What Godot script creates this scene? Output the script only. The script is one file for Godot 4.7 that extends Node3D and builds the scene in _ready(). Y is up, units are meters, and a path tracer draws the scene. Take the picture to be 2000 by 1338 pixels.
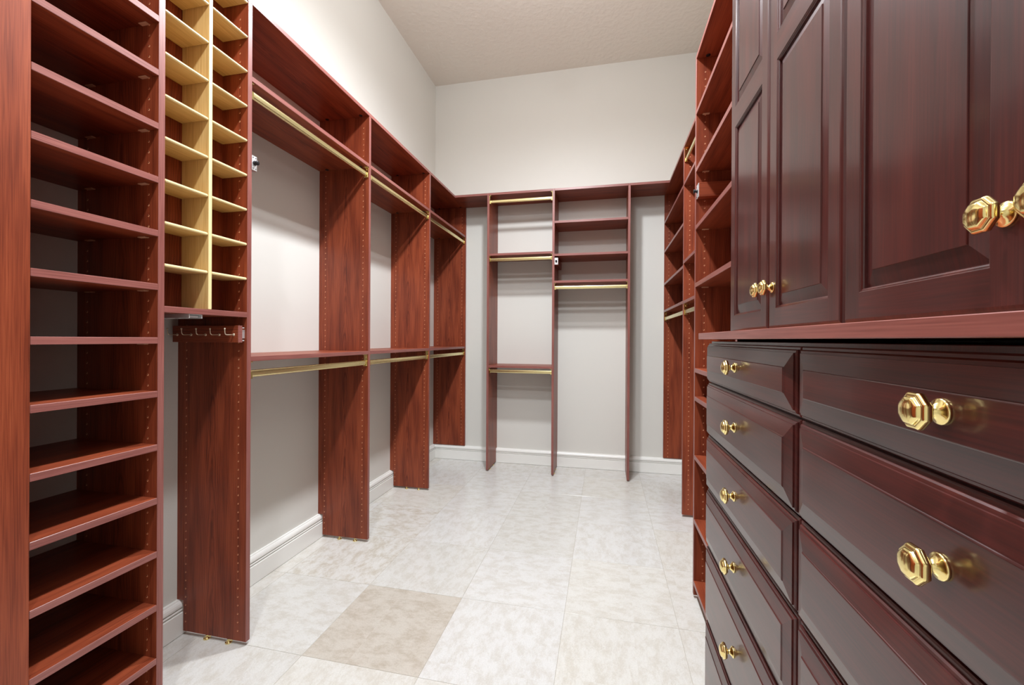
extends Node3D
# A walk-in closet. x runs right along the back wall, y is the height above the floor, d (= -z) is the depth away from the camera; metres.

const XL := -1.31      # front plane of the left shelving
const XLW := -1.63     # left wall
const XR := 0.5015     # front plane of the right corner shelving
const XT := 0.3957     # front plane of the deeper right tower
const XRW := 0.8215    # right wall
const DB := 3.8855     # back wall
const DBF := 3.577     # front plane of the back shelving
const CEIL := 3.6314
const T := 0.019       # board thickness
const TOP := 2.4395    # upper face of the top shelf
const P1 := 1.0128
const P2 := 1.3368
const P3 := 2.1710
const P4 := 3.0182
const R1 := 2.9465
const R2 := 2.0295
const R3 := 1.3975
const LAMPS := [[-0.37, 3.3, 2.1, 5.0, 0.56], [-0.37, 3.3, 0.95, 3.4, 0.45], [-0.37, 3.3, -0.2, 2.9, 0.42]]

var rng := RandomNumberGenerator.new()
var M := {}

# ------------------------------------------------------------------ geometry
class Geo:
	var v := PackedVector3Array()
	var n := PackedVector3Array()
	var t := PackedVector2Array()
	func tri(a: Vector3, b: Vector3, c: Vector3, na: Vector3, nb: Vector3, nc: Vector3, ua := Vector2(), ub := Vector2(), uc := Vector2()) -> void:
		if (b - a).cross(c - a).dot(na + nb + nc) > 0.0:
			v.append_array([a, c, b]); n.append_array([na, nc, nb]); t.append_array([ua, uc, ub])
		else:
			v.append_array([a, b, c]); n.append_array([na, nb, nc]); t.append_array([ua, ub, uc])
	func quad(a: Vector3, b: Vector3, c: Vector3, d: Vector3, m: Vector3, ua := Vector2(), ub := Vector2(), uc := Vector2(), ud := Vector2()) -> void:
		tri(a, b, c, m, m, m, ua, ub, uc)
		tri(a, c, d, m, m, m, ua, uc, ud)
	func quadn(a: Vector3, b: Vector3, c: Vector3, d: Vector3, na: Vector3, nb: Vector3, nc: Vector3, nd: Vector3, ua := Vector2(), ub := Vector2(), uc := Vector2(), ud := Vector2()) -> void:
		tri(a, b, c, na, nb, nc, ua, ub, uc)
		tri(a, c, d, na, nc, nd, ua, uc, ud)

func mesh_of(pairs: Array) -> ArrayMesh:
	var m := ArrayMesh.new()
	for p in pairs:
		var g: Geo = p[0]
		if g.v.is_empty():
			continue
		var a := []
		a.resize(Mesh.ARRAY_MAX)
		a[Mesh.ARRAY_VERTEX] = g.v
		a[Mesh.ARRAY_NORMAL] = g.n
		a[Mesh.ARRAY_TEX_UV] = g.t
		m.add_surface_from_arrays(Mesh.PRIMITIVE_TRIANGLES, a)
		m.surface_set_material(m.get_surface_count() - 1, p[1])
	return m

func thing(called: String, label: String, category: String, at: Vector3, group := "") -> Node3D:
	var o := Node3D.new()
	o.name = numbered(called)
	add_child(o)
	o.position = at
	tag(o, label, category, group)
	return o

var used := {}
func numbered(called: String) -> String:
	var k: int = used.get(called, 0)
	used[called] = k + 1
	return called if k == 0 else "%s_%03d" % [called, k]

func tag(o: Node, label: String, category: String, group := "") -> void:
	o.set_meta("label", label)
	o.set_meta("category", category)
	if group != "":
		o.set_meta("group", group)

func put(called: String, m: Mesh, parent: Node = null, at := Vector3.ZERO) -> MeshInstance3D:
	# the mesh is in room coordinates, moved by `at`; a child of a thing is shifted back by the thing's own place
	var o := MeshInstance3D.new()
	o.mesh = m
	var par: Node = parent if parent else self
	if par == self:
		o.name = numbered(called)
	else:
		var k := 0
		var nm := called
		while par.has_node(NodePath(nm)):
			k += 1
			nm = "%s_%03d" % [called, k]
		o.name = nm
	par.add_child(o, true)
	o.position = at
	if par != self and par.get_parent() == self:
		o.position = at - (par as Node3D).position
	return o

func struct(called: String, m: Mesh) -> MeshInstance3D:
	var o := put(called, m)
	o.set_meta("kind", "structure")
	return o

# a board with small chamfers. grain: axis of the grain; fronts: faces (0 -x, 1 +x, 2 -y, 3 +y, 4 -z, 5 +z) that wear the edge band
func add_board(body: Geo, edge: Geo, lo: Vector3, hi: Vector3, grain: int, fronts: Array, off := Vector2.ZERO, b := 0.0009) -> void:
	var mid := (lo + hi) * 0.5
	var half := (hi - lo) * 0.5
	var P := func(s: Vector3, axis: int) -> Vector3:
		var r := half - Vector3(b, b, b)
		r[axis] = half[axis]
		return mid + s * r
	var UV := func(p: Vector3, axis: int) -> Vector2:
		var o1 := (axis + 1) % 3
		var o2 := (axis + 2) % 3
		if o1 == grain:
			return Vector2(p[o2] - lo[o2], p[o1]) + off
		if o2 == grain:
			return Vector2(p[o1] - lo[o1], p[o2]) + off
		return Vector2(p[o1] - lo[o1], p[o2] - lo[o2]) + off
	for axis in 3:
		for s in [-1.0, 1.0]:
			var g: Geo = edge if fronts.has(axis * 2 + (1 if s > 0 else 0)) else body
			var o1 := (axis + 1) % 3
			var o2 := (axis + 2) % 3
			var q := []
			for c in [[-1, -1], [1, -1], [1, 1], [-1, 1]]:
				var sv := Vector3.ZERO
				sv[axis] = s; sv[o1] = c[0]; sv[o2] = c[1]
				q.append(P.call(sv, axis))
			var nn := Vector3.ZERO
			nn[axis] = s
			g.quad(q[0], q[1], q[2], q[3], nn, UV.call(q[0], axis), UV.call(q[1], axis), UV.call(q[2], axis), UV.call(q[3], axis))
	if b <= 0.0:
		return
	for c in 3:
		var a1 := (c + 1) % 3
		var a2 := (c + 2) % 3
		for s1 in [-1.0, 1.0]:
			for s2 in [-1.0, 1.0]:
				var f1: int = a1 * 2 + (1 if s1 > 0 else 0)
				var f2: int = a2 * 2 + (1 if s2 > 0 else 0)
				var g: Geo = edge if fronts.has(f1) or fronts.has(f2) else body
				var sa := Vector3.ZERO
				sa[a1] = s1; sa[a2] = s2; sa[c] = -1.0
				var sb := sa
				sb[c] = 1.0
				var nn := Vector3.ZERO
				nn[a1] = s1; nn[a2] = s2
				var k: int = a1
				var p0: Vector3 = P.call(sa, a1)
				var p1: Vector3 = P.call(sb, a1)
				var p2: Vector3 = P.call(sb, a2)
				var p3: Vector3 = P.call(sa, a2)
				g.quad(p0, p1, p2, p3, nn.normalized(), UV.call(p0, k), UV.call(p1, k), UV.call(p2, k), UV.call(p3, k))
	for sx in [-1.0, 1.0]:
		for sy in [-1.0, 1.0]:
			for sz in [-1.0, 1.0]:
				var s := Vector3(sx, sy, sz)
				var nn := s.normalized()
				body.tri(P.call(s, 0), P.call(s, 1), P.call(s, 2), nn, nn, nn)

# x0..x1, h0..h1, d0..d1 -> corners
func lo_of(x0: float, h0: float, d1: float) -> Vector3:
	return Vector3(x0, h0, -d1)

func woff(width: float) -> Vector2:
	return Vector2(rng.randf() * maxf(0.0, 0.36 - width), rng.randf() * 3.0)

func board_mesh(x0: float, x1: float, h0: float, h1: float, d0: float, d1: float, grain: int, fronts: Array, wood := "cherry", edge_name := "edge", width := 0.32, b := 0.0009) -> ArrayMesh:
	var body := Geo.new()
	var edge := Geo.new()
	add_board(body, edge, Vector3(x0, h0, -d1), Vector3(x1, h1, -d0), grain, fronts, woff(width), b)
	return mesh_of([[body, M[wood]], [edge, M[edge_name]]])

func box_geo(g: Geo, x0: float, x1: float, h0: float, h1: float, d0: float, d1: float, b := 0.0006) -> void:
	add_board(g, g, Vector3(x0, h0, -d1), Vector3(x1, h1, -d0), 1, [], Vector2.ZERO, b)

func box_mesh(x0: float, x1: float, h0: float, h1: float, d0: float, d1: float, mat: String, b := 0.0006) -> ArrayMesh:
	var g := Geo.new()
	box_geo(g, x0, x1, h0, h1, d0, d1, b)
	return mesh_of([[g, M[mat]]])

# rings of radius r at distance t along `axis`; oct 0 round .. 1 eight-sided
func lathe(g: Geo, base: Vector3, axis: Vector3, profile: Array, segs := 40) -> void:
	var e1 := Vector3.UP if absf(axis.y) < 0.9 else Vector3.RIGHT
	e1 = (e1 - axis * e1.dot(axis)).normalized()
	var e2 := axis.cross(e1)
	var rows := []
	for p in profile:
		var row := []
		for i in segs:
			var a := TAU * i / segs
			var r: float = p[1]
			if p.size() > 2 and p[2] > 0.0:
				var k := fposmod(a + PI / 8.0, PI / 4.0) - PI / 8.0
				r *= lerpf(1.0, cos(PI / 8.0) / cos(k) * 1.04, p[2])
			row.append(base + axis * p[0] + (e1 * cos(a) + e2 * sin(a)) * r)
		rows.append(row)
	for j in rows.size() - 1:
		for i in segs:
			var k := (i + 1) % segs
			g.quadn(rows[j][i], rows[j][k], rows[j + 1][k], rows[j + 1][i], lnorm(rows, j, i, segs, axis), lnorm(rows, j, k, segs, axis), lnorm(rows, j + 1, k, segs, axis), lnorm(rows, j + 1, i, segs, axis))

func lnorm(rows: Array, j: int, i: int, segs: int, axis: Vector3) -> Vector3:
	# normal at ring j, column i, smooth along the profile and round it
	var along: Vector3 = rows[mini(j + 1, rows.size() - 1)][i] - rows[maxi(j - 1, 0)][i]
	var l: Vector3 = rows[j][(i + 1) % segs] - rows[j][(i + segs - 1) % segs]
	var nn := l.cross(along)
	if nn.length() < 1e-12 or l.length() < 1e-4:
		return axis if j > 0 else -axis
	return nn.normalized()

func tube(g: Geo, pts: Array, r: float, segs := 8) -> void:
	var prev := []
	for k in pts.size():
		var p: Vector3 = pts[k]
		var dir: Vector3 = (pts[mini(k + 1, pts.size() - 1)] - pts[maxi(k - 1, 0)]).normalized()
		var e1 := dir.cross(Vector3(0.31, 0.52, 0.8)).normalized()
		var e2 := dir.cross(e1)
		var row := []
		for i in segs:
			var a := TAU * i / segs
			row.append((e1 * cos(a) + e2 * sin(a)))
		if k > 0:
			var pp: Vector3 = pts[k - 1]
			for i in segs:
				var j := (i + 1) % segs
				g.quadn(pp + prev[i] * r, pp + prev[j] * r, p + row[j] * r, p + row[i] * r, prev[i], prev[j], row[j], row[i])
		prev = row
	for e in [0, pts.size() - 1]:
		var p: Vector3 = pts[e]
		var dir: Vector3 = (pts[1] - pts[0]).normalized() * -1.0 if e == 0 else (pts[-1] - pts[-2]).normalized()
		var e1 := dir.cross(Vector3(0.31, 0.52, 0.8)).normalized()
		var e2 := dir.cross(e1)
		for i in segs:
			var a := TAU * i / segs
			var b := TAU * (i + 1) / segs
			g.tri(p, p + (e1 * cos(a) + e2 * sin(a)) * r, p + (e1 * cos(b) + e2 * sin(b)) * r, dir, dir, dir)

func ball(g: Geo, c: Vector3, r: float) -> void:
	var prof := []
	for i in 9:
		var a := PI * i / 8.0
		prof.append([-cos(a) * r, maxf(sin(a) * r, 0.00001)])
	lathe(g, c, Vector3.UP, prof, 14)

# nested rectangles in the (d, h) plane of a front that faces -x: loops of [inset, x]; grain 1 vertical, 2 along d
func rings(g: Geo, d0: float, d1: float, h0: float, h1: float, loops: Array, grain: int, off: Vector2, cap := true) -> void:
	var R := func(l: Array) -> Array:
		return [Vector3(l[1], h0 + l[0], -(d0 + l[0])), Vector3(l[1], h0 + l[0], -(d1 - l[0])), Vector3(l[1], h1 - l[0], -(d1 - l[0])), Vector3(l[1], h1 - l[0], -(d0 + l[0]))]
	var UV := func(p: Vector3) -> Vector2:
		return (Vector2(p.z, p.y + p.x) if grain == 1 else Vector2(p.y + p.x, p.z)) * 1.0 + off
	for k in loops.size() - 1:
		var a: Array = R.call(loops[k])
		var b: Array = R.call(loops[k + 1])
		for i in 4:
			var j := (i + 1) % 4
			var nn: Vector3 = (a[j] - a[i]).cross(b[i] - a[i]) if (b[i] - a[i]).length() > 1e-7 else Vector3.LEFT
			nn = nn.normalized()
			# loops run d0h0 -> d1h0 -> d1h1 -> d0h1 seen from -x; the front is on the -x side or outward
			var flat := Vector3(0, 0, 0)
			if nn.x > 0.0001:
				nn = -nn
			elif absf(nn.x) <= 0.0001:
				flat = Vector3(0, -1, 0) if i == 0 else Vector3(0, 0, -1) if i == 1 else Vector3(0, 1, 0) if i == 2 else Vector3(0, 0, 1)
				nn = flat if loops[k + 1][1] < loops[k][1] else -flat
			g.quad(a[i], a[j], b[j], b[i], nn, UV.call(a[i]), UV.call(a[j]), UV.call(b[j]), UV.call(b[i]))
	if cap:
		var c: Array = R.call(loops[-1])
		g.quad(c[0], c[1], c[2], c[3], Vector3.LEFT, UV.call(c[0]), UV.call(c[1]), UV.call(c[2]), UV.call(c[3]))

func flat_front(g: Geo, x: float, d0: float, d1: float, h0: float, h1: float, grain: int, off: Vector2) -> void:
	var p := [Vector3(x, h0, -d0), Vector3(x, h0, -d1), Vector3(x, h1, -d1), Vector3(x, h1, -d0)]
	var u := []
	for q in p:
		u.append((Vector2(q.z, q.y) if grain == 1 else Vector2(q.y, q.z)) + off)
	g.quad(p[0], p[1], p[2], p[3], Vector3.LEFT, u[0], u[1], u[2], u[3])

# extrude a closed outline (2D points, out from `across`, up) from a to b
func sweep(g: Geo, outline: Array, a: Vector3, b: Vector3, across: Vector3, smooth := false) -> void:
	var nn := outline.size()
	var c := Vector2.ZERO
	for p in outline:
		c += p / nn
	var up := Vector3.UP
	var area := 0.0
	for i in nn:
		area += (outline[i] as Vector2).cross(outline[(i + 1) % nn])
	var sgn := 1.0 if area > 0.0 else -1.0
	var fn := []
	for i in nn:
		var e: Vector2 = outline[(i + 1) % nn] - outline[i]
		fn.append(Vector2(e.y, -e.x).normalized() * sgn)
	for i in nn:
		var j := (i + 1) % nn
		var p: Vector2 = outline[i]
		var q: Vector2 = outline[j]
		var m0: Vector2 = fn[i]
		var m1: Vector2 = fn[i]
		if smooth:
			m0 = (fn[(i + nn - 1) % nn] + fn[i]).normalized()
			m1 = (fn[i] + fn[j]).normalized()
		var n0 := across * m0.x + up * m0.y
		var n1 := across * m1.x + up * m1.y
		var o0 := across * p.x + up * p.y
		var o1 := across * q.x + up * q.y
		g.quadn(a + o0, a + o1, b + o1, b + o0, n0, n1, n1, n0, Vector2(0, i * 0.01), Vector2(0, j * 0.01), Vector2(1, j * 0.01), Vector2(1, i * 0.01))
	var poly := PackedVector2Array()
	for p in outline:
		poly.append(p)
	var idx := Geometry2D.triangulate_polygon(poly)
	for e in [[a, (a - b).normalized()], [b, (b - a).normalized()]]:
		for k in range(0, idx.size(), 3):
			var q := []
			for m in 3:
				var w: Vector2 = poly[idx[k + m]]
				q.append(e[0] + across * w.x + up * w.y)
			g.tri(q[0], q[1], q[2], e[1], e[1], e[1])

# rows of drilled pin holes on a face: pale broken rim and dark bore
func holes(rim: Geo, bore: Geo, at: Vector3, nrm: Vector3, count: int, shade: Vector3) -> void:
	var e1 := Vector3.UP
	var e2 := nrm.cross(e1)
	for k in count:
		var c := at + Vector3(0, 0.032 * k, 0) + nrm * 0.0002
		for s in [[rim, 0.0034, Vector3.ZERO], [bore, 0.0019, shade * 0.0008 + nrm * 0.00015]]:
			var g: Geo = s[0]
			for i in 6:
				var a := TAU * i / 6.0
				var b := TAU * (i + 1) / 6.0
				g.tri(c + s[2], c + s[2] + (e1 * cos(a) + e2 * sin(a)) * s[1], c + s[2] + (e1 * cos(b) + e2 * sin(b)) * s[1], nrm, nrm, nrm)

# ------------------------------------------------------------------ materials
func mat(color: Color, rough: float, metal := 0.0, spec := 0.5) -> StandardMaterial3D:
	var m := StandardMaterial3D.new()
	m.albedo_color = color
	m.roughness = rough
	m.metallic = metal
	m.metallic_specular = spec
	return m

func c8(r: int, g: int, b: int) -> Color:
	return Color(r / 255.0, g / 255.0, b / 255.0)

# wood: U runs 0..1 across 0.36 m, V repeats every 1.5 m
func wood_image(w: int, h: int, sd: int, dark: Color, mid: Color, light: Color, cathedral: float, fibre: float, bands: float) -> Image:
	var im := Image.create(w, h, true, Image.FORMAT_RGB8)
	var n1 := FastNoiseLite.new()
	n1.seed = sd; n1.noise_type = FastNoiseLite.TYPE_SIMPLEX_SMOOTH; n1.frequency = 1.0; n1.fractal_octaves = 3
	var n2 := FastNoiseLite.new()
	n2.seed = sd + 7; n2.noise_type = FastNoiseLite.TYPE_SIMPLEX; n2.frequency = 1.0; n2.fractal_octaves = 2
	for y in h:
		var a := TAU * y / h
		var cx := cos(a)
		var cy := sin(a)
		var drift := n1.get_noise_3d(cx * 0.7, cy * 0.7, 40.0) * 0.025
		for x in w:
			var u := float(x) / w
			var du := (u - 0.5 - drift) * 0.36
			var warp := n1.get_noise_3d(cx * 1.6, cy * 1.6, u * 4.0)
			var r := sqrt(du * du + 0.0003)
			var ph := 6.0 * y / h + r * 130.0 + warp * 0.7
			var ring := pow(0.5 + 0.5 * cos(TAU * ph), 3.0)
			ring *= cathedral * clampf(1.15 - absf(du) * 7.0, 0.12, 1.0)
			var fib := n2.get_noise_3d(cx * 1.2, cy * 1.2, u * 150.0)
			var band := n1.get_noise_3d(cx * 0.5 + 9.0, cy * 0.5, u * 9.0)
			var k := 0.5 + bands * band + fibre * fib - ring
			var col := mid.lerp(light, clampf(k - 0.5, 0.0, 0.5) * 2.0) if k > 0.5 else dark.lerp(mid, clampf(k, 0.0, 0.5) * 2.0)
			im.set_pixel(x, y, col)
	im.generate_mipmaps()
	return im

func wood_mat(im: Image, rough: float, tint := Color.WHITE, spec := 0.5) -> StandardMaterial3D:
	var m := mat(tint, rough, 0.0, spec)
	m.albedo_texture = ImageTexture.create_from_image(im)
	m.uv1_scale = Vector3(1.0 / 0.36, 1.0 / 1.5, 1.0)
	m.texture_filter = BaseMaterial3D.TEXTURE_FILTER_LINEAR_WITH_MIPMAPS_ANISOTROPIC
	return m

# travertine: clouds, faint veins and pale specks; repeats every 0.9 m
func stone_image(sd: int, base: Color, cloud: Color, vein: Color, speck: Color, specks: float) -> Image:
	var s := 512
	var im := Image.create(s, s, true, Image.FORMAT_RGB8)
	var n1 := FastNoiseLite.new()
	n1.seed = sd; n1.noise_type = FastNoiseLite.TYPE_SIMPLEX_SMOOTH; n1.frequency = 0.013; n1.fractal_octaves = 6; n1.fractal_gain = 0.78
	var n2 := FastNoiseLite.new()
	n2.seed = sd + 3; n2.noise_type = FastNoiseLite.TYPE_SIMPLEX_SMOOTH; n2.frequency = 0.012; n2.fractal_type = FastNoiseLite.FRACTAL_RIDGED; n2.fractal_octaves = 4
	var n3 := FastNoiseLite.new()
	n3.seed = sd + 5; n3.noise_type = FastNoiseLite.TYPE_CELLULAR; n3.frequency = 0.07; n3.cellular_jitter = 1.0
	var n4 := FastNoiseLite.new()
	n4.seed = sd + 9; n4.noise_type = FastNoiseLite.TYPE_SIMPLEX; n4.frequency = 0.25; n4.fractal_octaves = 2
	for y in s:
		for x in s:
			var k := n1.get_noise_2d(x, y * 1.7)
			var col := base.lerp(cloud, smoothstep(-0.3, 0.5, k))
			var rr := n2.get_noise_2d(x + 60.0 * k, y * 2.2)
			col = col.lerp(vein, 0.4 * smoothstep(0.55, 0.95, rr) * smoothstep(-0.1, 0.3, n1.get_noise_2d(x + 900, y)))
			var cell := n3.get_noise_2d(x + 14.0 * n4.get_noise_2d(x * 0.4, y * 0.4), y)
			col = col.lerp(speck, specks * smoothstep(-0.80, -0.97, cell))
			var g := 1.0 + 0.03 * n4.get_noise_2d(x, y)
			im.set_pixel(x, y, Color(col.r * g, col.g * g, col.b * g))
	im.generate_mipmaps()
	return im

func noise_tex(freq: float, oct: int, size := 512) -> NoiseTexture2D:
	var n := FastNoiseLite.new()
	n.seed = 5
	n.noise_type = FastNoiseLite.TYPE_SIMPLEX_SMOOTH
	n.frequency = freq
	n.fractal_octaves = oct
	var t := NoiseTexture2D.new()
	t.width = size; t.height = size; t.seamless = true
	t.noise = n
	return t

func make_materials() -> void:
	var cherry := wood_image(448, 1024, 11, c8(80, 31, 19), c8(134, 62, 38), c8(174, 92, 58), 0.22, 0.24, 0.30)
	M.cherry = wood_mat(cherry, 0.38, Color.WHITE, 0.42)
	var band := wood_image(256, 512, 23, c8(108, 58, 51), c8(140, 84, 77), c8(166, 108, 99), 0.10, 0.35, 0.2)
	M.edge = wood_mat(band, 0.34)
	M.counter = wood_mat(band, 0.3, c8(250, 236, 230))
	var maho := wood_image(320, 768, 37, c8(43, 14, 13), c8(67, 23, 20), c8(92, 37, 30), 0.10, 0.26, 0.42)
	M.mahogany = wood_mat(maho, 0.34, Color.WHITE, 0.45)
	M.mahogany.clearcoat_enabled = true
	M.mahogany.clearcoat = 0.45
	M.mahogany.clearcoat_roughness = 0.14
	var blonde := wood_image(256, 512, 51, c8(182, 142, 82), c8(210, 174, 112), c8(228, 198, 140), 0.08, 0.42, 0.15)
	M.blonde = wood_mat(blonde, 0.4)
	M.blonde_edge = mat(c8(238, 216, 160), 0.35)
	M.brass = mat(c8(250, 230, 160), 0.15, 1.0)
	M.rod = mat(c8(238, 224, 168), 0.25, 1.0)
	M.chrome = mat(c8(232, 233, 234), 0.3, 0.55)
	M.iron = mat(c8(40, 40, 42), 0.35, 0.6)
	M.nickel = mat(c8(226, 212, 186), 0.3, 0.7)
	M.rim = mat(c8(240, 168, 126), 0.6)
	M.bore = mat(c8(30, 10, 8), 0.9)
	M.pin = mat(c8(205, 160, 130), 0.4)
	M.wall = mat(c8(221, 219, 212), 0.55)
	M.wall.heightmap_enabled = true
	M.wall.heightmap_texture = noise_tex(0.02, 3)
	M.wall.heightmap_scale = 0.02
	M.wall.uv1_triplanar = true
	M.wall.uv1_world_triplanar = true
	M.wall.uv1_scale = Vector3(1.4, 1.4, 1.4)
	M.ceil = mat(c8(232, 227, 217), 0.85)
	M.ceil.heightmap_enabled = true
	M.ceil.heightmap_texture = noise_tex(0.03, 3)
	M.ceil.heightmap_scale = 0.22
	M.ceil.uv1_triplanar = true
	M.ceil.uv1_world_triplanar = true
	M.ceil.uv1_scale = Vector3(1.2, 1.2, 1.2)
	M.trim = mat(c8(240, 239, 234), 0.32)
	M.grout = mat(c8(182, 175, 164), 0.85)
	M.black = mat(c8(24, 24, 24), 0.5)
	M.white_metal = mat(c8(235, 235, 232), 0.45)
	var pale := stone_image(3, c8(217, 216, 213), c8(205, 201, 194), c8(180, 171, 158), c8(224, 223, 221), 0.4)
	var beige := stone_image(29, c8(200, 193, 182), c8(184, 174, 160), c8(172, 160, 143), c8(222, 217, 208), 0.9)
	for k in 3:
		var m := mat([Color(1, 1, 1), Color(0.98, 0.978, 0.97), Color(1, 0.995, 0.98)][k], 0.2)
		m.albedo_texture = ImageTexture.create_from_image(pale) if k == 0 else M.tile0.albedo_texture
		M["tile%d" % k] = m
	M.tile3 = mat(Color.WHITE, 0.22)
	M.tile3.albedo_texture = ImageTexture.create_from_image(beige)
	M.tile4 = mat(c8(255, 255, 255), 0.22)
	M.tile4.albedo_texture = ImageTexture.create_from_image(stone_image(61, c8(215, 213, 208), c8(194, 186, 173), c8(180, 168, 152), c8(224, 220, 213), 0.8))
	var lens := mat(c8(255, 244, 228), 0.4)
	lens.emission_enabled = true
	lens.emission = c8(255, 240, 220)
	lens.emission_energy_multiplier = 6.0
	M.lens = lens

# ------------------------------------------------------------------ the room
func _ready() -> void:
	rng.seed = 20
	var cam := Camera3D.new()
	cam.name = "camera"
	cam.projection = Camera3D.PROJECTION_FRUSTUM
	cam.near = 0.05
	cam.far = 60.0
	cam.size = 2.0 * cam.near * 669.0 / 826.087
	cam.frustum_offset = Vector2(0.0, -cam.near * 4.748 / 826.087)
	cam.basis = Basis(Vector3.UP, 0.21566) * Basis(Vector3.RIGHT, -0.00142) * Basis(Vector3.BACK, 0.00536)
	cam.position = Vector3(0, 1.1576, 0)
	add_child(cam)
	cam.current = true
	var env := Environment.new()
	env.background_mode = Environment.BG_COLOR
	env.background_color = Color(0.02, 0.02, 0.02)
	env.ambient_light_source = Environment.AMBIENT_SOURCE_BG
	env.tonemap_mode = Environment.TONE_MAPPER_LINEAR
	env.tonemap_exposure = 1.05
	env.sdfgi_enabled = true
	env.ssao_enabled = true
	env.ssil_enabled = true
	var we := WorldEnvironment.new()
	we.name = "world"
	we.environment = env
	add_child(we)
	for p in LAMPS:
		var l := OmniLight3D.new()
		l.name = numbered("bulb_light")
		l.position = Vector3(p[0], p[1], -p[2])
		l.omni_range = 12.0
		l.omni_attenuation = 2.0
		l.light_energy = p[4]
		l.light_color = c8(244, 249, 255)
		l.light_size = 0.075
		l.shadow_enabled = true
		add_child(l)
		var sp := SpotLight3D.new()
		sp.name = numbered("bulb_beam")
		sp.position = Vector3(p[0], p[1] - 0.055, -p[2])
		sp.rotation = Vector3(-PI / 2, 0, 0)
		sp.spot_angle = 89.0
		sp.spot_angle_attenuation = 1.0
		sp.spot_range = 12.0
		sp.spot_attenuation = 2.0
		sp.light_energy = p[3]
		sp.light_color = l.light_color
		sp.light_size = 0.075
		sp.shadow_enabled = true
		add_child(sp)
	make_materials()
	room()
	floor_tiles()
	baseboards()
	left_side()
	back_side()
	right_side()
	top_shelf()
	cabinets()
	rods()
	accessories()
	ceiling_light()

func room() -> void:
	var w := 0.12
	var d0 := -2.2
	struct("wall_left", box_mesh(XLW - w, XLW, 0.0, CEIL, d0, DB, "wall", 0.0))
	struct("wall_right", box_mesh(XRW, XRW + w, 0.0, CEIL, d0, DB, "wall", 0.0))
	struct("wall_back", box_mesh(XLW - w, XRW + w, 0.0, CEIL, DB, DB + w, "wall", 0.0))
	struct("wall_front", box_mesh(XLW - w, XRW + w, 0.0, CEIL, d0 - w, d0, "wall", 0.0))
	struct("ceiling", box_mesh(XLW - w, XRW + w, CEIL, CEIL + w, d0 - w, DB + w, "ceil", 0.0))

func floor_tiles() -> void:
	var f := struct("floor", box_mesh(XLW - 0.12, XRW + 0.12, -0.12, -0.0012, -2.32, DB + 0.12, "grout", 0.0))
	var x := -0.617 - 0.457 * 3
	while x < XRW:
		var d := 1.344 - 0.457 * 8
		while d < DB:
			var x0 := maxf(x + 0.0007, XLW)
			var x1 := minf(x + 0.4563, XRW)
			var d0 := maxf(d + 0.0007, -2.2)
			var d1 := minf(d + 0.4563, DB)
			if x1 - x0 > 0.01 and d1 - d0 > 0.01:
				var col := roundi((x + 0.617) / 0.457)
				var row := roundi((d - 1.344) / 0.457)
				var m: int = rng.randi() % 3
				if col == -1 and row == 0:
					m = 3
				elif col == -2 and (row == 2 or row == 1):
					m = 4
				var g := Geo.new()
				var ro := rng.randi() % 4
				var off := Vector2(rng.randf(), rng.randf())
				var b := 0.0004
				var pr := func(px: float, pd: float) -> Vector2:
					var q := Vector2(px, pd) / 0.9
					for i in ro:
						q = Vector2(-q.y, q.x)
					return q + off
				var top := [Vector3(x0 + b, 0, -d0 - b), Vector3(x1 - b, 0, -d0 - b), Vector3(x1 - b, 0, -d1 + b), Vector3(x0 + b, 0, -d1 + b)]
				var low := [Vector3(x0, -b, -d0), Vector3(x1, -b, -d0), Vector3(x1, -b, -d1), Vector3(x0, -b, -d1)]
				var und := [Vector3(x0, -0.01, -d0), Vector3(x1, -0.01, -d0), Vector3(x1, -0.01, -d1), Vector3(x0, -0.01, -d1)]
				var uv := []
				for q in top:
					uv.append(pr.call(q.x, q.z))
				g.quad(top[0], top[1], top[2], top[3], Vector3.UP, uv[0], uv[1], uv[2], uv[3])
				var ns := [Vector3(0, 0, 1), Vector3(1, 0, 0), Vector3(0, 0, -1), Vector3(-1, 0, 0)]
				for i in 4:
					var j := (i + 1) % 4
					g.quad(low[i], low[j], top[j], top[i], (ns[i] + Vector3.UP).normalized(), uv[i], uv[j], uv[j], uv[i])
					g.quad(und[i], und[j], low[j], low[i], ns[i], uv[i], uv[j], uv[j], uv[i])
				put("tile", mesh_of([[g, M["tile%d" % m]]]), f)
			d += 0.457
		x += 0.457

func baseboards() -> void:
	var prof := [Vector2(0, 0.0018), Vector2(0.0275, 0.0018), Vector2(0.028, 0.003), Vector2(0.028, 0.086), Vector2(0.0265, 0.0865), Vector2(0.0175, 0.087), Vector2(0.0175, 0.0910), Vector2(0.0235, 0.0925), Vector2(0.0245, 0.0955), Vector2(0.0235, 0.0980), Vector2(0.0145, 0.0985), Vector2(0.0145, 0.1025), Vector2(0.0225, 0.105), Vector2(0.0228, 0.112), Vector2(0.0205, 0.12), Vector2(0.016, 0.126), Vector2(0.012, 0.128), Vector2(0.010, 0.133), Vector2(0, 0.133)]
	var g := Geo.new()
	sweep(g, prof, Vector3(XLW, 0, 2.2), Vector3(XLW, 0, -DB), Vector3.RIGHT)
	struct("baseboard_left", mesh_of([[g, M.trim]]))
	g = Geo.new()
	sweep(g, prof, Vector3(XLW, 0, -DB), Vector3(XRW, 0, -DB), Vector3.BACK)
	struct("baseboard_back", mesh_of([[g, M.trim]]))
	g = Geo.new()
	sweep(g, prof, Vector3(XRW, 0, -1.44), Vector3(XRW, 0, -DB), Vector3.LEFT)
	struct("baseboard_right", mesh_of([[g, M.trim]]))

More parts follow.
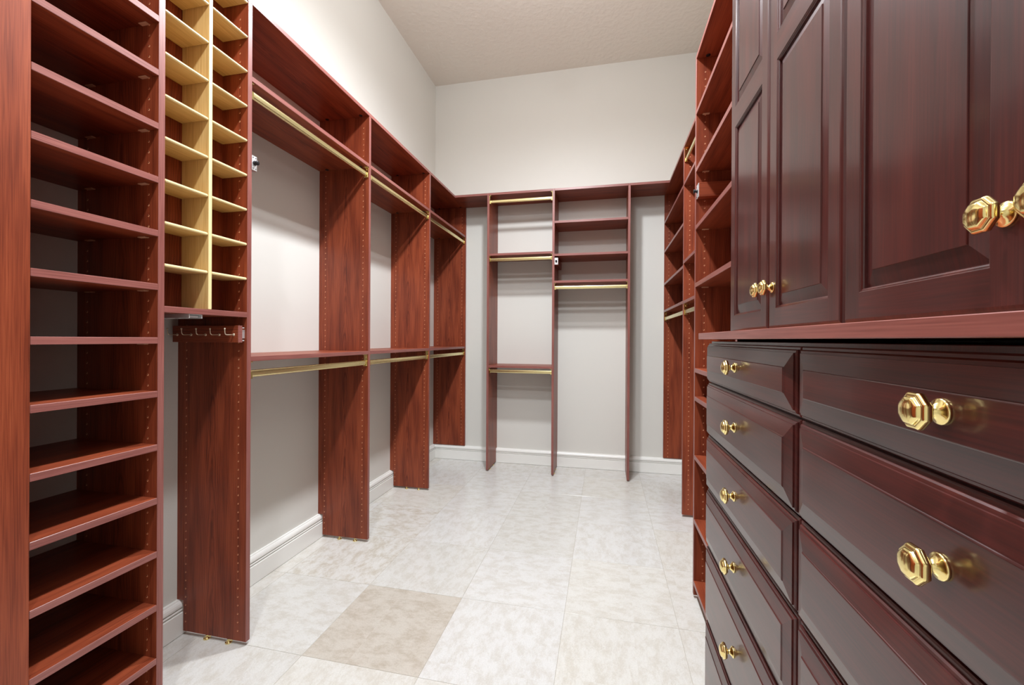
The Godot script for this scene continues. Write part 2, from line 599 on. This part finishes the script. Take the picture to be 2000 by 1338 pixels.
# a tall side panel across the room's long axis (faces +z and -z), notched over the baseboard
func side_panel(parent: Node, xw: float, xf: float, d0: float, bottom: float, top: float, feet := true, hole_h := 0.053) -> MeshInstance3D:
	var body := Geo.new()
	var edge := Geo.new()
	var front := 1 if xf > xw else 0
	var off := woff(absf(xf - xw))
	var s := signf(xf - xw)
	var xi := xw + s * 0.030
	var d1 := d0 + T
	if bottom < 0.13:
		add_board(body, edge, Vector3(minf(xi, xf), bottom, -d1), Vector3(maxf(xi, xf), top, -d0), 1, [front], off + Vector2(0.03 if s > 0 else 0.0, 0))
		add_board(body, edge, Vector3(minf(xw, xi), 0.134, -d1), Vector3(maxf(xw, xi), top, -d0), 1, [], off + Vector2(0.0 if s > 0 else absf(xf - xw) - 0.03, 0), 0.0)
	else:
		add_board(body, edge, Vector3(minf(xw, xf), bottom, -d1), Vector3(maxf(xw, xf), top, -d0), 1, [front], off)
	var p := put("side_panel", mesh_of([[body, M.cherry], [edge, M.edge]]), parent)
	var rim := Geo.new()
	var bore := Geo.new()
	var h := hole_h
	while h < bottom + 0.008:
		h += 0.032
	var count := int((top - 0.03 - h) / 0.032)
	for xx in [xf - s * 0.037, xw + s * 0.041]:
		holes(rim, bore, Vector3(xx, h, -d0), Vector3.BACK, count, Vector3(-1, 1, 0))
		holes(rim, bore, Vector3(xx, h, -d1), Vector3.FORWARD, count, Vector3(-1, 1, 0))
	put("pin_holes", mesh_of([[rim, M.rim], [bore, M.bore]]), p).set_meta("kind", "stuff")
	if feet and bottom < 0.1:
		for xx in [xf - s * 0.080, xf - s * 0.180]:
			put("leveling_foot", foot_mesh(bottom), p, Vector3(xx, 0, -d0 - T * 0.5 + 0.006))
	return p

func foot_mesh(h: float) -> ArrayMesh:
	var g := Geo.new()
	lathe(g, Vector3.ZERO, Vector3.UP, [[0.0, 0.0001], [0.0, 0.0125], [0.0035, 0.0125], [0.0045, 0.011], [0.005, 0.0045], [h, 0.0045]], 14)
	return mesh_of([[g, M.brass]])

func shelf(parent: Node, x0: float, x1: float, bottom: float, d0: float, d1: float, fronts: Array, grain := 2, called := "shelf") -> MeshInstance3D:
	return put(called, board_mesh(x0, x1, bottom, bottom + T, d0, d1, grain, fronts), parent)

func pins(sh: MeshInstance3D, xs: Array, bottom: float, d: float, out: float) -> void:
	# support pins under a shelf, against the panel at depth d
	for x in xs:
		var g := Geo.new()
		var a := minf(d, d + out)
		box_geo(g, x - 0.014, x + 0.014, bottom - 0.003, bottom - 0.0002, a, a + absf(out))
		put("shelf_pin", mesh_of([[g, M.pin]]), sh)

# ------------------------------------------------------------------ left wall
func left_side() -> void:
	var ep := thing("end_panel", "plain tall cherry end board at the near end of the shoe shelves", "panel", Vector3(XL, 0, -0.1))
	put("board", board_mesh(XL - T, XL, 0.0, TOP - T, 0.38, 0.7238, 1, [], "cherry", "edge", 0.345), ep)
	put("board", board_mesh(XL - T, XL, 0.0, TOP - T, -0.6, 0.3785, 1, [], "cherry", "edge", 0.36), ep)
	var u := thing("shoe_shelf_unit", "tall cherry unit of many close open shoe shelves beside the end board", "shelving", Vector3(-1.47, 0, -0.87))
	side_panel(u, XLW, XL, P1, 0.0146, TOP - T)
	side_panel(u, XLW, XL - T - 0.0005, 0.7048, 0.0146, TOP - T)
	for k in 14:
		var b := 2.1035 - 0.1607 * k
		if b < 0.02:
			b = 0.02
		var s := shelf(u, XLW, XL, b, 0.7242, P1, [1])
		if k < 13:
			pins(s, [XL - 0.05, XLW + 0.06], b, P1, -0.012)
	u = thing("cubby_unit", "narrow cherry unit fitted with two columns of small pale maple cubbies", "shelving", Vector3(-1.47, 0, -1.18))
	side_panel(u, XLW, XL, P2, 0.0146, TOP - T)
	put("back_panel", board_mesh(-1.431, -1.424, 1.254, TOP - T, P1 + T, P2, 1, [], "cherry", "edge", 0.31), u)
	put("divider", board_mesh(-1.424, XL, 1.2545, TOP - T, 1.1777, 1.1904, 1, [1], "blonde", "blonde_edge", 0.12), u)
	for k in 9:
		var b := 1.3745 + 0.1294 * k
		if b > TOP - T - 0.01:
			continue
		put("cubby_shelf", board_mesh(-1.424, XL - 0.0005, b, b + 0.0095, P1 + T, 1.1777, 2, [1], "blonde", "blonde_edge", 0.12, 0.003), u)
		put("cubby_shelf", board_mesh(-1.424, XL - 0.0005, b, b + 0.0095, 1.1904, P2, 2, [1], "blonde", "blonde_edge", 0.12, 0.003), u)
	shelf(u, XLW, XL, 1.2350, P1 + T, P2, [1])
	var g := Geo.new()
	box_geo(g, XLW + 0.01, XL - 0.004, 1.2335, 1.235, 1.114, 1.160)
	box_geo(g, XLW + 0.01, XL - 0.004, 1.2215, 1.2335, 1.114, 1.1165)
	box_geo(g, XLW + 0.01, XL - 0.004, 1.2215, 1.2335, 1.1575, 1.160)
	box_geo(g, XLW + 0.01, XL - 0.012, 1.2245, 1.2300, 1.122, 1.152)
	put("slide_rail", mesh_of([[g, M.chrome]]), u)
	# three hanging bays
	var names := ["near double hanging bay of the left wall, beside the maple cubbies", "middle double hanging bay of the left wall, between two full height panels", "far double hanging bay of the left wall, ending in the corner"]
	var ds := [P2 + T, P3 + T, P4 + T]
	var de := [P3, P4, DB - T]
	for k in 3:
		u = thing("hanging_unit", names[k], "shelving", Vector3(-1.47, 0, -(ds[k] + de[k]) * 0.5), "double hanging bays on the left wall")
		if k < 2:
			side_panel(u, XLW, XL, de[k], 0.0150, TOP - T)
		else:
			side_panel(u, XLW, XL + 0.004, DB - T, 0.1365, TOP - T, false)
		shelf(u, XLW, XL, 2.1310, ds[k], de[k], [1])
		shelf(u, XLW, XL, 1.0690, ds[k], de[k], [1])
		for x in [XL - 0.045, XLW + 0.06]:
			for h in [TOP - T, 2.1310, 1.0690]:
				cam_fastener(u, x, h, de[k])

# ------------------------------------------------------------------ back wall
func back_panel(parent: Node, x0: float, bottom: float) -> void:
	var body := Geo.new()
	var edge := Geo.new()
	var off := woff(0.31)
	add_board(body, edge, Vector3(x0, bottom, -DB + 0.030), Vector3(x0 + T, TOP, -DBF), 1, [5], off + Vector2(0.03, 0))
	add_board(body, edge, Vector3(x0, 0.134, -DB), Vector3(x0 + T, TOP, -DB + 0.030), 1, [], off, 0.0)
	var p := put("side_panel", mesh_of([[body, M.cherry], [edge, M.edge]]), parent)
	var rim := Geo.new()
	var bore := Geo.new()
	for dd in [DBF + 0.037, DB - 0.041]:
		holes(rim, bore, Vector3(x0 + T, 0.053, -dd), Vector3.RIGHT, 73, Vector3(0, 1, 1))
		holes(rim, bore, Vector3(x0, 0.053, -dd), Vector3.LEFT, 73, Vector3(0, 1, 1))
	put("pin_holes", mesh_of([[rim, M.rim], [bore, M.bore]]), p).set_meta("kind", "stuff")
	for dd in [DBF + 0.07, DBF + 0.19]:
		put("leveling_foot", foot_mesh(bottom), p, Vector3(x0 + T * 0.5 + 0.003, 0, -dd))

func back_side() -> void:
	var u := thing("hanging_unit", "triple hanging bay on the left half of the back wall", "shelving", Vector3(-0.71, 0, -3.73))
	back_panel(u, -1.0120, 0.0110)
	back_panel(u, -0.4382, 0.0110)
	shelf(u, -0.9930, -0.4382, 1.8895, DBF, DB, [5], 0)
	shelf(u, -0.9930, -0.4382, 0.9105, DBF, DB, [5], 0)
	u = thing("shelf_unit", "back wall bay with three shelves above one long hanging space", "shelving", Vector3(-0.12, 0, -3.73))
	back_panel(u, 0.1820, 0.0110)
	for b in [2.1455, 1.8665, 1.6390]:
		shelf(u, -0.4192, 0.1820, b, DBF, DB, [5], 0)

# ------------------------------------------------------------------ right wall
func right_side() -> void:
	var u := thing("shelf_unit", "right wall bay in the far corner with four shelves above a rod", "shelving", Vector3(0.66, 0, -3.42))
	side_panel(u, XRW, XR, DB - T, 0.1375, TOP - T, false)
	for b in [2.1660, 1.9150, 1.6340, 1.4000]:
		shelf(u, XR, XRW, b, R1 + T, DB - T, [0])
	u = thing("shelf_unit", "narrow looking right wall bay between the far corner and the deep tower", "shelving", Vector3(0.66, 0, -2.5))
	side_panel(u, XRW, XR, R1, 0.0150, TOP - T)
	for b in [2.1700, 1.6600, 1.3980]:
		shelf(u, XR, XRW, b, R2 + T, R1, [0])
	u = thing("shelf_tower", "deep open cherry shelf tower next to the dark mahogany cabinets", "shelving", Vector3(0.61, 0, -1.72))
	side_panel(u, XRW, XT, R2, 0.0150, TOP - T)
	var p := put("side_panel", board_mesh(XT + 0.002, XRW, 0.0, TOP - T, 1.4170, 1.4170 + T, 1, [0], "cherry", "edge", 0.36), u)
	p.set_meta("label", "side board against the mahogany cabinets")
	for b in [2.1685, 1.9115, 1.6540, 1.3960, 1.1400, 1.0145, 0.8880, 0.6245, 0.3375, 0.0600]:
		if b == 1.14:
			continue
		var s := shelf(u, XT, XRW, b, 1.4170 + T, R2, [0])
		pins(s, [XT + 0.04, XRW - 0.05], b, R2, -0.012)
	cam_fastener(u, XT + 0.045, TOP - T, R2)

func cam_fastener(parent: Node, x: float, h: float, d: float) -> void:
	# a metal cam under a board that ends at the panel at depth d
	var g := Geo.new()
	lathe(g, Vector3(x, h, -d + 0.016), Vector3.DOWN, [[0.0, 0.0095], [0.0025, 0.0095], [0.0035, 0.0080], [0.0035, 0.0001]], 16)
	put("cam_fastener", mesh_of([[g, M.iron]]), parent)

func top_shelf() -> void:
	var u := thing("top_shelf", "continuous cherry top shelf running round three walls above all the bays", "shelf", Vector3(-0.4, TOP - T, -2.0))
	var h0 := TOP - T
	put("shelf_board", board_mesh(XLW, XL, h0, TOP, -0.6, DB, 2, [1]), u)
	var xs := [[XL, -1.0120], [-0.9930, -0.4382], [-0.4192, 0.1820], [0.2010, XR]]
	for s in xs:
		put("shelf_board", board_mesh(s[0], s[1], h0, TOP, DBF, DB, 0, [5], "cherry", "edge", 0.31), u)
	put("shelf_board", board_mesh(XR, XRW, h0, TOP, R2 + T, DB, 2, [0]), u)
	put("shelf_board", board_mesh(XT, XRW, h0, TOP, 1.4170, R2 + T, 2, [0], "cherry", "edge", 0.36), u)

# ------------------------------------------------------------------ cabinets
const XD := 0.3757     # front of the upper doors
const XF := 0.3026     # front of the drawers

func knob_mesh() -> ArrayMesh:
	var g := Geo.new()
	lathe(g, Vector3.ZERO, Vector3.LEFT, [[0.0, 0.0118], [0.0004, 0.0122], [0.0015, 0.0124], [0.0024, 0.0121], [0.0030, 0.0112], [0.0038, 0.0098], [0.0054, 0.0080], [0.0070, 0.0066], [0.0088, 0.0053], [0.0112, 0.0049], [0.0132, 0.0054], [0.0144, 0.0068], [0.0150, 0.0095, 0.5], [0.0154, 0.0125, 0.8], [0.0160, 0.0148, 0.95], [0.0172, 0.0166, 1], [0.0190, 0.0176, 1], [0.0212, 0.0178, 1], [0.0230, 0.0172, 1], [0.0241, 0.0161, 1], [0.0246, 0.0148, 1], [0.0245, 0.0140, 0.9], [0.0246, 0.0136, 0.9], [0.0258, 0.0133, 0.8], [0.0270, 0.0127, 0.7], [0.0282, 0.0114, 0.55], [0.0293, 0.0092, 0.4], [0.0301, 0.0064, 0.2], [0.0306, 0.0034], [0.0308, 0.0001]], 64)
	return mesh_of([[g, M.brass]])

func cabinets() -> void:
	var knob := knob_mesh()
	var d_far := 1.4164
	var d_near := 0.155
	# the chest of drawers
	var u := thing("drawer_chest", "dark mahogany chest of drawers with two columns under the counter", "drawers", Vector3(0.57, 0, -0.78))
	put("body", board_mesh(XF + 0.0226, XRW - 0.001, 0.06, 1.155, d_near, d_far, 1, [], "mahogany", "mahogany", 0.36), u)
	put("plinth", board_mesh(XF + 0.075, XRW - 0.001, 0.0, 0.06, d_near, d_far, 2, [], "mahogany", "mahogany", 0.36), u)
	var rows := [[1.0305, 1.1485], [0.8670, 1.0275], [0.7035, 0.8640], [0.5290, 0.7005], [0.3000, 0.5260], [0.0735, 0.2970]]
	var loops := [[0.0, XF + 0.0224], [0.0, XF + 0.0160], [0.0018, XF + 0.0143], [0.0052, XF + 0.0138], [0.0054, XF + 0.0118], [0.0070, XF + 0.0098], [0.0108, XF + 0.0090], [0.0110, XF + 0.0068], [0.0360, XF + 0.0018], [0.0366, XF + 0.0008], [0.0376, XF + 0.0001], [0.0384, XF]]
	for c in [[0.7835, d_far - 0.001], [d_near - 0.01, 0.7805]]:
		for r in rows:
			var g := Geo.new()
			rings(g, c[0], c[1], r[0], r[1], loops, 2, woff(0.2))
			var dr := put("drawer", mesh_of([[g, M.mahogany]]), u)
			put("knob", knob, dr, Vector3(XF, (r[0] + r[1]) * 0.5 + 0.004, -(1.0945 if c[0] > 0.5 else 0.4635)))
	# the counter
	var ct := put("countertop", board_mesh(0.2864, XRW, 1.1610, 1.1800, 0.10, d_far, 2, [0, 4], "cherry", "counter", 0.36))
	tag(ct, "reddish brown counter slab between the drawers and the upper cabinet doors", "countertop")
	# the upper cabinet
	u = thing("upper_cabinet", "tall dark mahogany cabinet with raised panel doors standing on the counter", "cabinet", Vector3(0.6, 1.18, -0.78))
	put("body", board_mesh(XD + 0.0215, XRW - 0.001, 1.1800, TOP, d_near, d_far - 0.001, 1, [], "mahogany", "mahogany", 0.36), u)
	var cuts := [d_far, 1.1050, 0.7840, 0.4695, 0.1550]
	var kd := [1.130, 1.0765, 0.4970, 0.4430]
	for k in 4:
		var d1: float = cuts[k] - 0.0012
		var d0: float = cuts[k + 1] + 0.0012
		var h0 := 1.1830
		var h1 := 2.4150
		var off := woff(0.33)
		var g := Geo.new()
		rings(g, d0, d1, h0, h1, [[0.0, XD + 0.0210], [0.0, XD + 0.0085], [0.0012, XD + 0.0055], [0.0035, XD + 0.0025], [0.0065, XD + 0.0007], [0.0095, XD]], 1, off, false)
		var st := 0.0445
		var mid := [1.7920, 1.8520]
		var eb := 0.0095
		flat_front(g, XD, d0 + eb, d0 + st, h0 + eb, h1 - eb, 1, off + Vector2(0.1, 0.3))
		flat_front(g, XD, d1 - st, d1 - eb, h0 + eb, h1 - eb, 1, off + Vector2(0.2, 0.7))
		for r in [[h0 + eb, h0 + st + 0.004], mid, [h1 - st, h1 - eb]]:
			flat_front(g, XD, d0 + st, d1 - st, r[0], r[1], 2, off + Vector2(r[0], 0.2))
		var opens := [[h0 + st + 0.004, mid[0]], [mid[1], h1 - st]]
		for o in opens:
			rings(g, d0 + st, d1 - st, o[0], o[1], [[0.0, XD], [0.0008, XD + 0.0004], [0.0012, XD + 0.0014], [0.0030, XD + 0.0018], [0.0046, XD + 0.0028], [0.0055, XD + 0.0046], [0.0058, XD + 0.0082]], 1, off, false)
		var dr := put("door", mesh_of([[g, M.mahogany]]), u)
		for o in opens:
			var pg := Geo.new()
			rings(pg, d0 + st + 0.0056, d1 - st - 0.0056, o[0] + 0.0056, o[1] - 0.0056, [[0.0, XD + 0.0082], [0.0016, XD + 0.0080], [0.0240, XD + 0.0026], [0.0243, XD + 0.0014], [0.0250, XD + 0.0010]], 1, woff(0.3))
			put("raised_panel", mesh_of([[pg, M.mahogany]]), dr)
		put("knob", knob, dr, Vector3(XD, 1.2800, -kd[k]))

# ------------------------------------------------------------------ rods and fittings
func rod_outline() -> Array:
	var o := []
	for i in 10:
		var a := PI * i / 9.0
		o.append(Vector2(cos(a) * 0.0072, 0.0068 + sin(a) * 0.0072))
	for i in 10:
		var a := PI + PI * i / 9.0
		o.append(Vector2(cos(a) * 0.0072, -0.0068 + sin(a) * 0.0072))
	return o

func rod(label: String, a: Vector3, b: Vector3, hang: float) -> void:
	var r := thing("closet_rod", label, "rod", (a + b) * 0.5, "brass hanging rods")
	var g := Geo.new()
	var dir := (b - a).normalized()
	var across := dir.cross(Vector3.UP)
	sweep(g, rod_outline(), a + dir * 0.003, b - dir * 0.003, across, true)
	put("bar", mesh_of([[g, M.rod]]), r)
	for e in [[a, dir], [b, -dir]]:
		var h := Geo.new()
		var p: Vector3 = e[0]
		var q: Vector3 = e[1]
		# plate on the panel, cup under the bar, lip at the top
		var bx := func(s0: float, s1: float, y0: float, y1: float, t0: float, t1: float) -> void:
			var c0 := p + across * s0 + Vector3(0, y0, 0) + q * t0
			var c1 := p + across * s1 + Vector3(0, y1, 0) + q * t1
			add_board(h, h, Vector3(minf(c0.x, c1.x), minf(c0.y, c1.y), minf(c0.z, c1.z)), Vector3(maxf(c0.x, c1.x), maxf(c0.y, c1.y), maxf(c0.z, c1.z)), 1, [], Vector2.ZERO, 0.0005)
		bx.call(-0.011, 0.011, -0.016, hang - 0.0005, 0.0, 0.0028)
		bx.call(-0.011, 0.011, -0.0185, -0.0145, 0.0, 0.013)
		bx.call(-0.011, -0.0078, -0.016, 0.008, 0.0, 0.012)
		bx.call(0.0078, 0.011, -0.016, 0.008, 0.0, 0.012)
		bx.call(-0.011, 0.011, hang - 0.004, hang - 0.0005, 0.0, 0.014)
		lathe(h, p + Vector3(0, hang - 0.014, 0) + q * 0.0028, q, [[0.0, 0.0042], [0.0015, 0.0036], [0.0018, 0.0001]], 12)
		put("bracket", mesh_of([[h, M.brass]]), r)

func rods() -> void:
	var x := XL - 0.0150
	var ends := [[P2 + T, P3], [P3 + T, P4], [P4 + T, DB - T]]
	var nm := ["near left hanging bay beside the maple cubbies", "middle hanging bay on the left wall", "left hanging bay that ends in the far corner"]
	for k in 3:
		rod("upper brass rod of the " + nm[k], Vector3(x, 2.0890, -ends[k][0]), Vector3(x, 2.0890, -ends[k][1]), 0.042)
		rod("lower brass rod of the " + nm[k], Vector3(x, 1.0215, -ends[k][0]), Vector3(x, 1.0215, -ends[k][1]), 0.0475)
	var d := -(DBF + 0.0150)
	rod("topmost brass rod on the back wall, right under the top shelf", Vector3(-0.9930, 2.3650, d), Vector3(-0.4382, 2.3650, d), 0.0555)
	rod("middle brass rod of the back wall hanging bay, under its upper shelf", Vector3(-0.9930, 1.8560, d), Vector3(-0.4382, 1.8560, d), 0.0335)
	rod("lowest brass rod of the back wall hanging bay, under its lower shelf", Vector3(-0.9930, 0.8800, d), Vector3(-0.4382, 0.8800, d), 0.0305)
	rod("brass rod on the back wall below the stack of three shelves", Vector3(-0.4192, 1.6000, d), Vector3(0.1820, 1.6000, d), 0.0390)
	x = XR + 0.0150
	rod("brass rod under the lowest shelf of the far right corner bay", Vector3(x, 1.3450, -R1 - T), Vector3(x, 1.3450, -DB + T), 0.055)
	rod("short looking brass rod right under the top shelf beside the deep tower", Vector3(x, 2.3400, -R2 - T), Vector3(x, 2.3400, -R1), 0.0805)
	rod("brass rod under the lowest shelf of the bay beside the deep tower", Vector3(x, 1.3440, -R2 - T), Vector3(x, 1.3440, -R1), 0.0540)

# pull-out valet: a cherry block with a metal front plate and a round rod end; out = the way it faces
func valet(label: String, x0: float, x1: float, h0: float, h1: float, d0: float, d1: float, out: Vector3) -> void:
	var u := thing("valet_rod", label, "valet rod", Vector3((x0 + x1) * 0.5, h0, -(d0 + d1) * 0.5), "pull-out valet rods")
	put("block", board_mesh(x0, x1, h0, h1, d0, d1, 0 if absf(out.x) > 0.5 else 2, []), u)
	var lo := Vector3(x0, h0, -d1)
	var hi := Vector3(x1, h1, -d0)
	var c := (lo + hi) * 0.5
	var half := (hi - lo) * 0.5
	var f := c + out * half.abs().dot(out.abs())
	var side := out.cross(Vector3.UP).abs()
	var w := half.dot(side)
	var g := Geo.new()
	var a := f - side * (w - 0.001) - Vector3(0, half.y - 0.001, 0)
	var b := f + side * (w - 0.001) + Vector3(0, half.y - 0.001, 0) + out * 0.0025
	add_board(g, g, Vector3(minf(a.x, b.x), a.y, minf(a.z, b.z)), Vector3(maxf(a.x, b.x), b.y, maxf(a.z, b.z)), 1, [], Vector2.ZERO, 0.0006)
	put("front_plate", mesh_of([[g, M.chrome]]), u)
	var scr := Geo.new()
	for sy in [-1.0, 1.0]:
		for sx in [-1.0, 1.0]:
			lathe(scr, f + out * 0.0025 + side * sx * (w - 0.006) + Vector3(0, sy * (half.y - 0.008), 0), out, [[0.0, 0.0022], [0.0008, 0.0018], [0.0009, 0.0001]], 10)
	put("screw", mesh_of([[scr, M.iron]]), u).set_meta("kind", "stuff")
	var kn := Geo.new()
	lathe(kn, f + out * 0.0025, out, [[0.0, 0.0085], [0.003, 0.0088], [0.004, 0.0060], [0.008, 0.0055], [0.009, 0.0080], [0.013, 0.0088], [0.016, 0.0078], [0.0165, 0.0001]], 20)
	put("rod_end", mesh_of([[kn, M.iron]]), u)

func accessories() -> void:
	var u := thing("hook_rack", "cherry slide-out rack with five wire hooks under the maple cubbies", "rack", Vector3(-1.46, 1.141, -1.31))
	put("board", board_mesh(-1.609, XL, 1.141, 1.203, 1.2978, 1.3166, 0, [1], "cherry", "edge", 0.07), u)
	var g := Geo.new()
	box_geo(g, -1.605, XL - 0.006, 1.150, 1.196, 1.3166, 1.3185)
	box_geo(g, -1.605, XL - 0.004, 1.146, 1.150, 1.3166, 1.3290)
	box_geo(g, -1.605, XL - 0.004, 1.193, 1.197, 1.3166, 1.3290)
	box_geo(g, -1.605, XL - 0.010, 1.156, 1.188, 1.3200, 1.3368)
	put("slide_rail", mesh_of([[g, M.chrome]]), u)
	for x in [-1.5859, -1.5216, -1.4557, -1.3936, -1.3301]:
		var h := Geo.new()
		lathe(h, Vector3(x, 1.1695, -1.2978), Vector3.BACK, [[0.0, 0.0052], [0.0015, 0.0050], [0.003, 0.0022]], 12)
		var pts := []
		pts.append(Vector3(x, 1.1695, -1.2965))
		pts.append(Vector3(x, 1.1690, -1.2740))
		for i in 6:
			var a := PI * 0.5 * i / 5.0
			pts.append(Vector3(x, 1.1690 + 0.008 * (1.0 - cos(a)), -1.2690 + 0.008 * sin(a)))
		pts.append(Vector3(x, 1.1900, -1.2600))
		tube(h, pts, 0.0017)
		ball(h, Vector3(x, 1.1905, -1.2600), 0.0031)
		put("hook", mesh_of([[h, M.nickel]]), u)
	valet("valet rod on the panel beside the maple cubbies, seen as a small metal plate", XL - 0.30, XL - 0.003, 1.797, 1.854, P2 + T, P2 + T + 0.0250, Vector3.RIGHT)
	valet("valet rod on the back wall, tucked under the second shelf", -0.4190, -0.3880, 1.793, 1.852, DBF + 0.002, DBF + 0.29, Vector3.BACK)
	valet("valet rod block in the deep tower beside the mahogany cabinet", XT + 0.005, XT + 0.38, 1.788, 1.850, R2 - 0.044, R2, Vector3.LEFT)

func ceiling_light() -> void:
	var u := thing("ceiling_light", "white ceiling bar with three small globe bulbs hanging over the middle of the closet", "light", Vector3(-0.37, CEIL - 0.02, -1.0))
	put("bar", box_mesh(-0.395, -0.345, CEIL - 0.02, CEIL, -0.4, 2.3, "white_metal"), u)
	for p in LAMPS:
		var g := Geo.new()
		var c := Vector3(p[0], p[1], -p[2])
		lathe(g, c, Vector3.UP, [[0.044, 0.020], [0.046, 0.022], [0.085, 0.022], [0.095, 0.010], [0.10, 0.005], [CEIL - 0.02 - p[1], 0.005]], 20)
		var hd := put("lamp_holder", mesh_of([[g, M.white_metal]]), u)
		var l := Geo.new()
		ball(l, c, 0.048)
		put("bulb", mesh_of([[l, M.lens]]), hd)
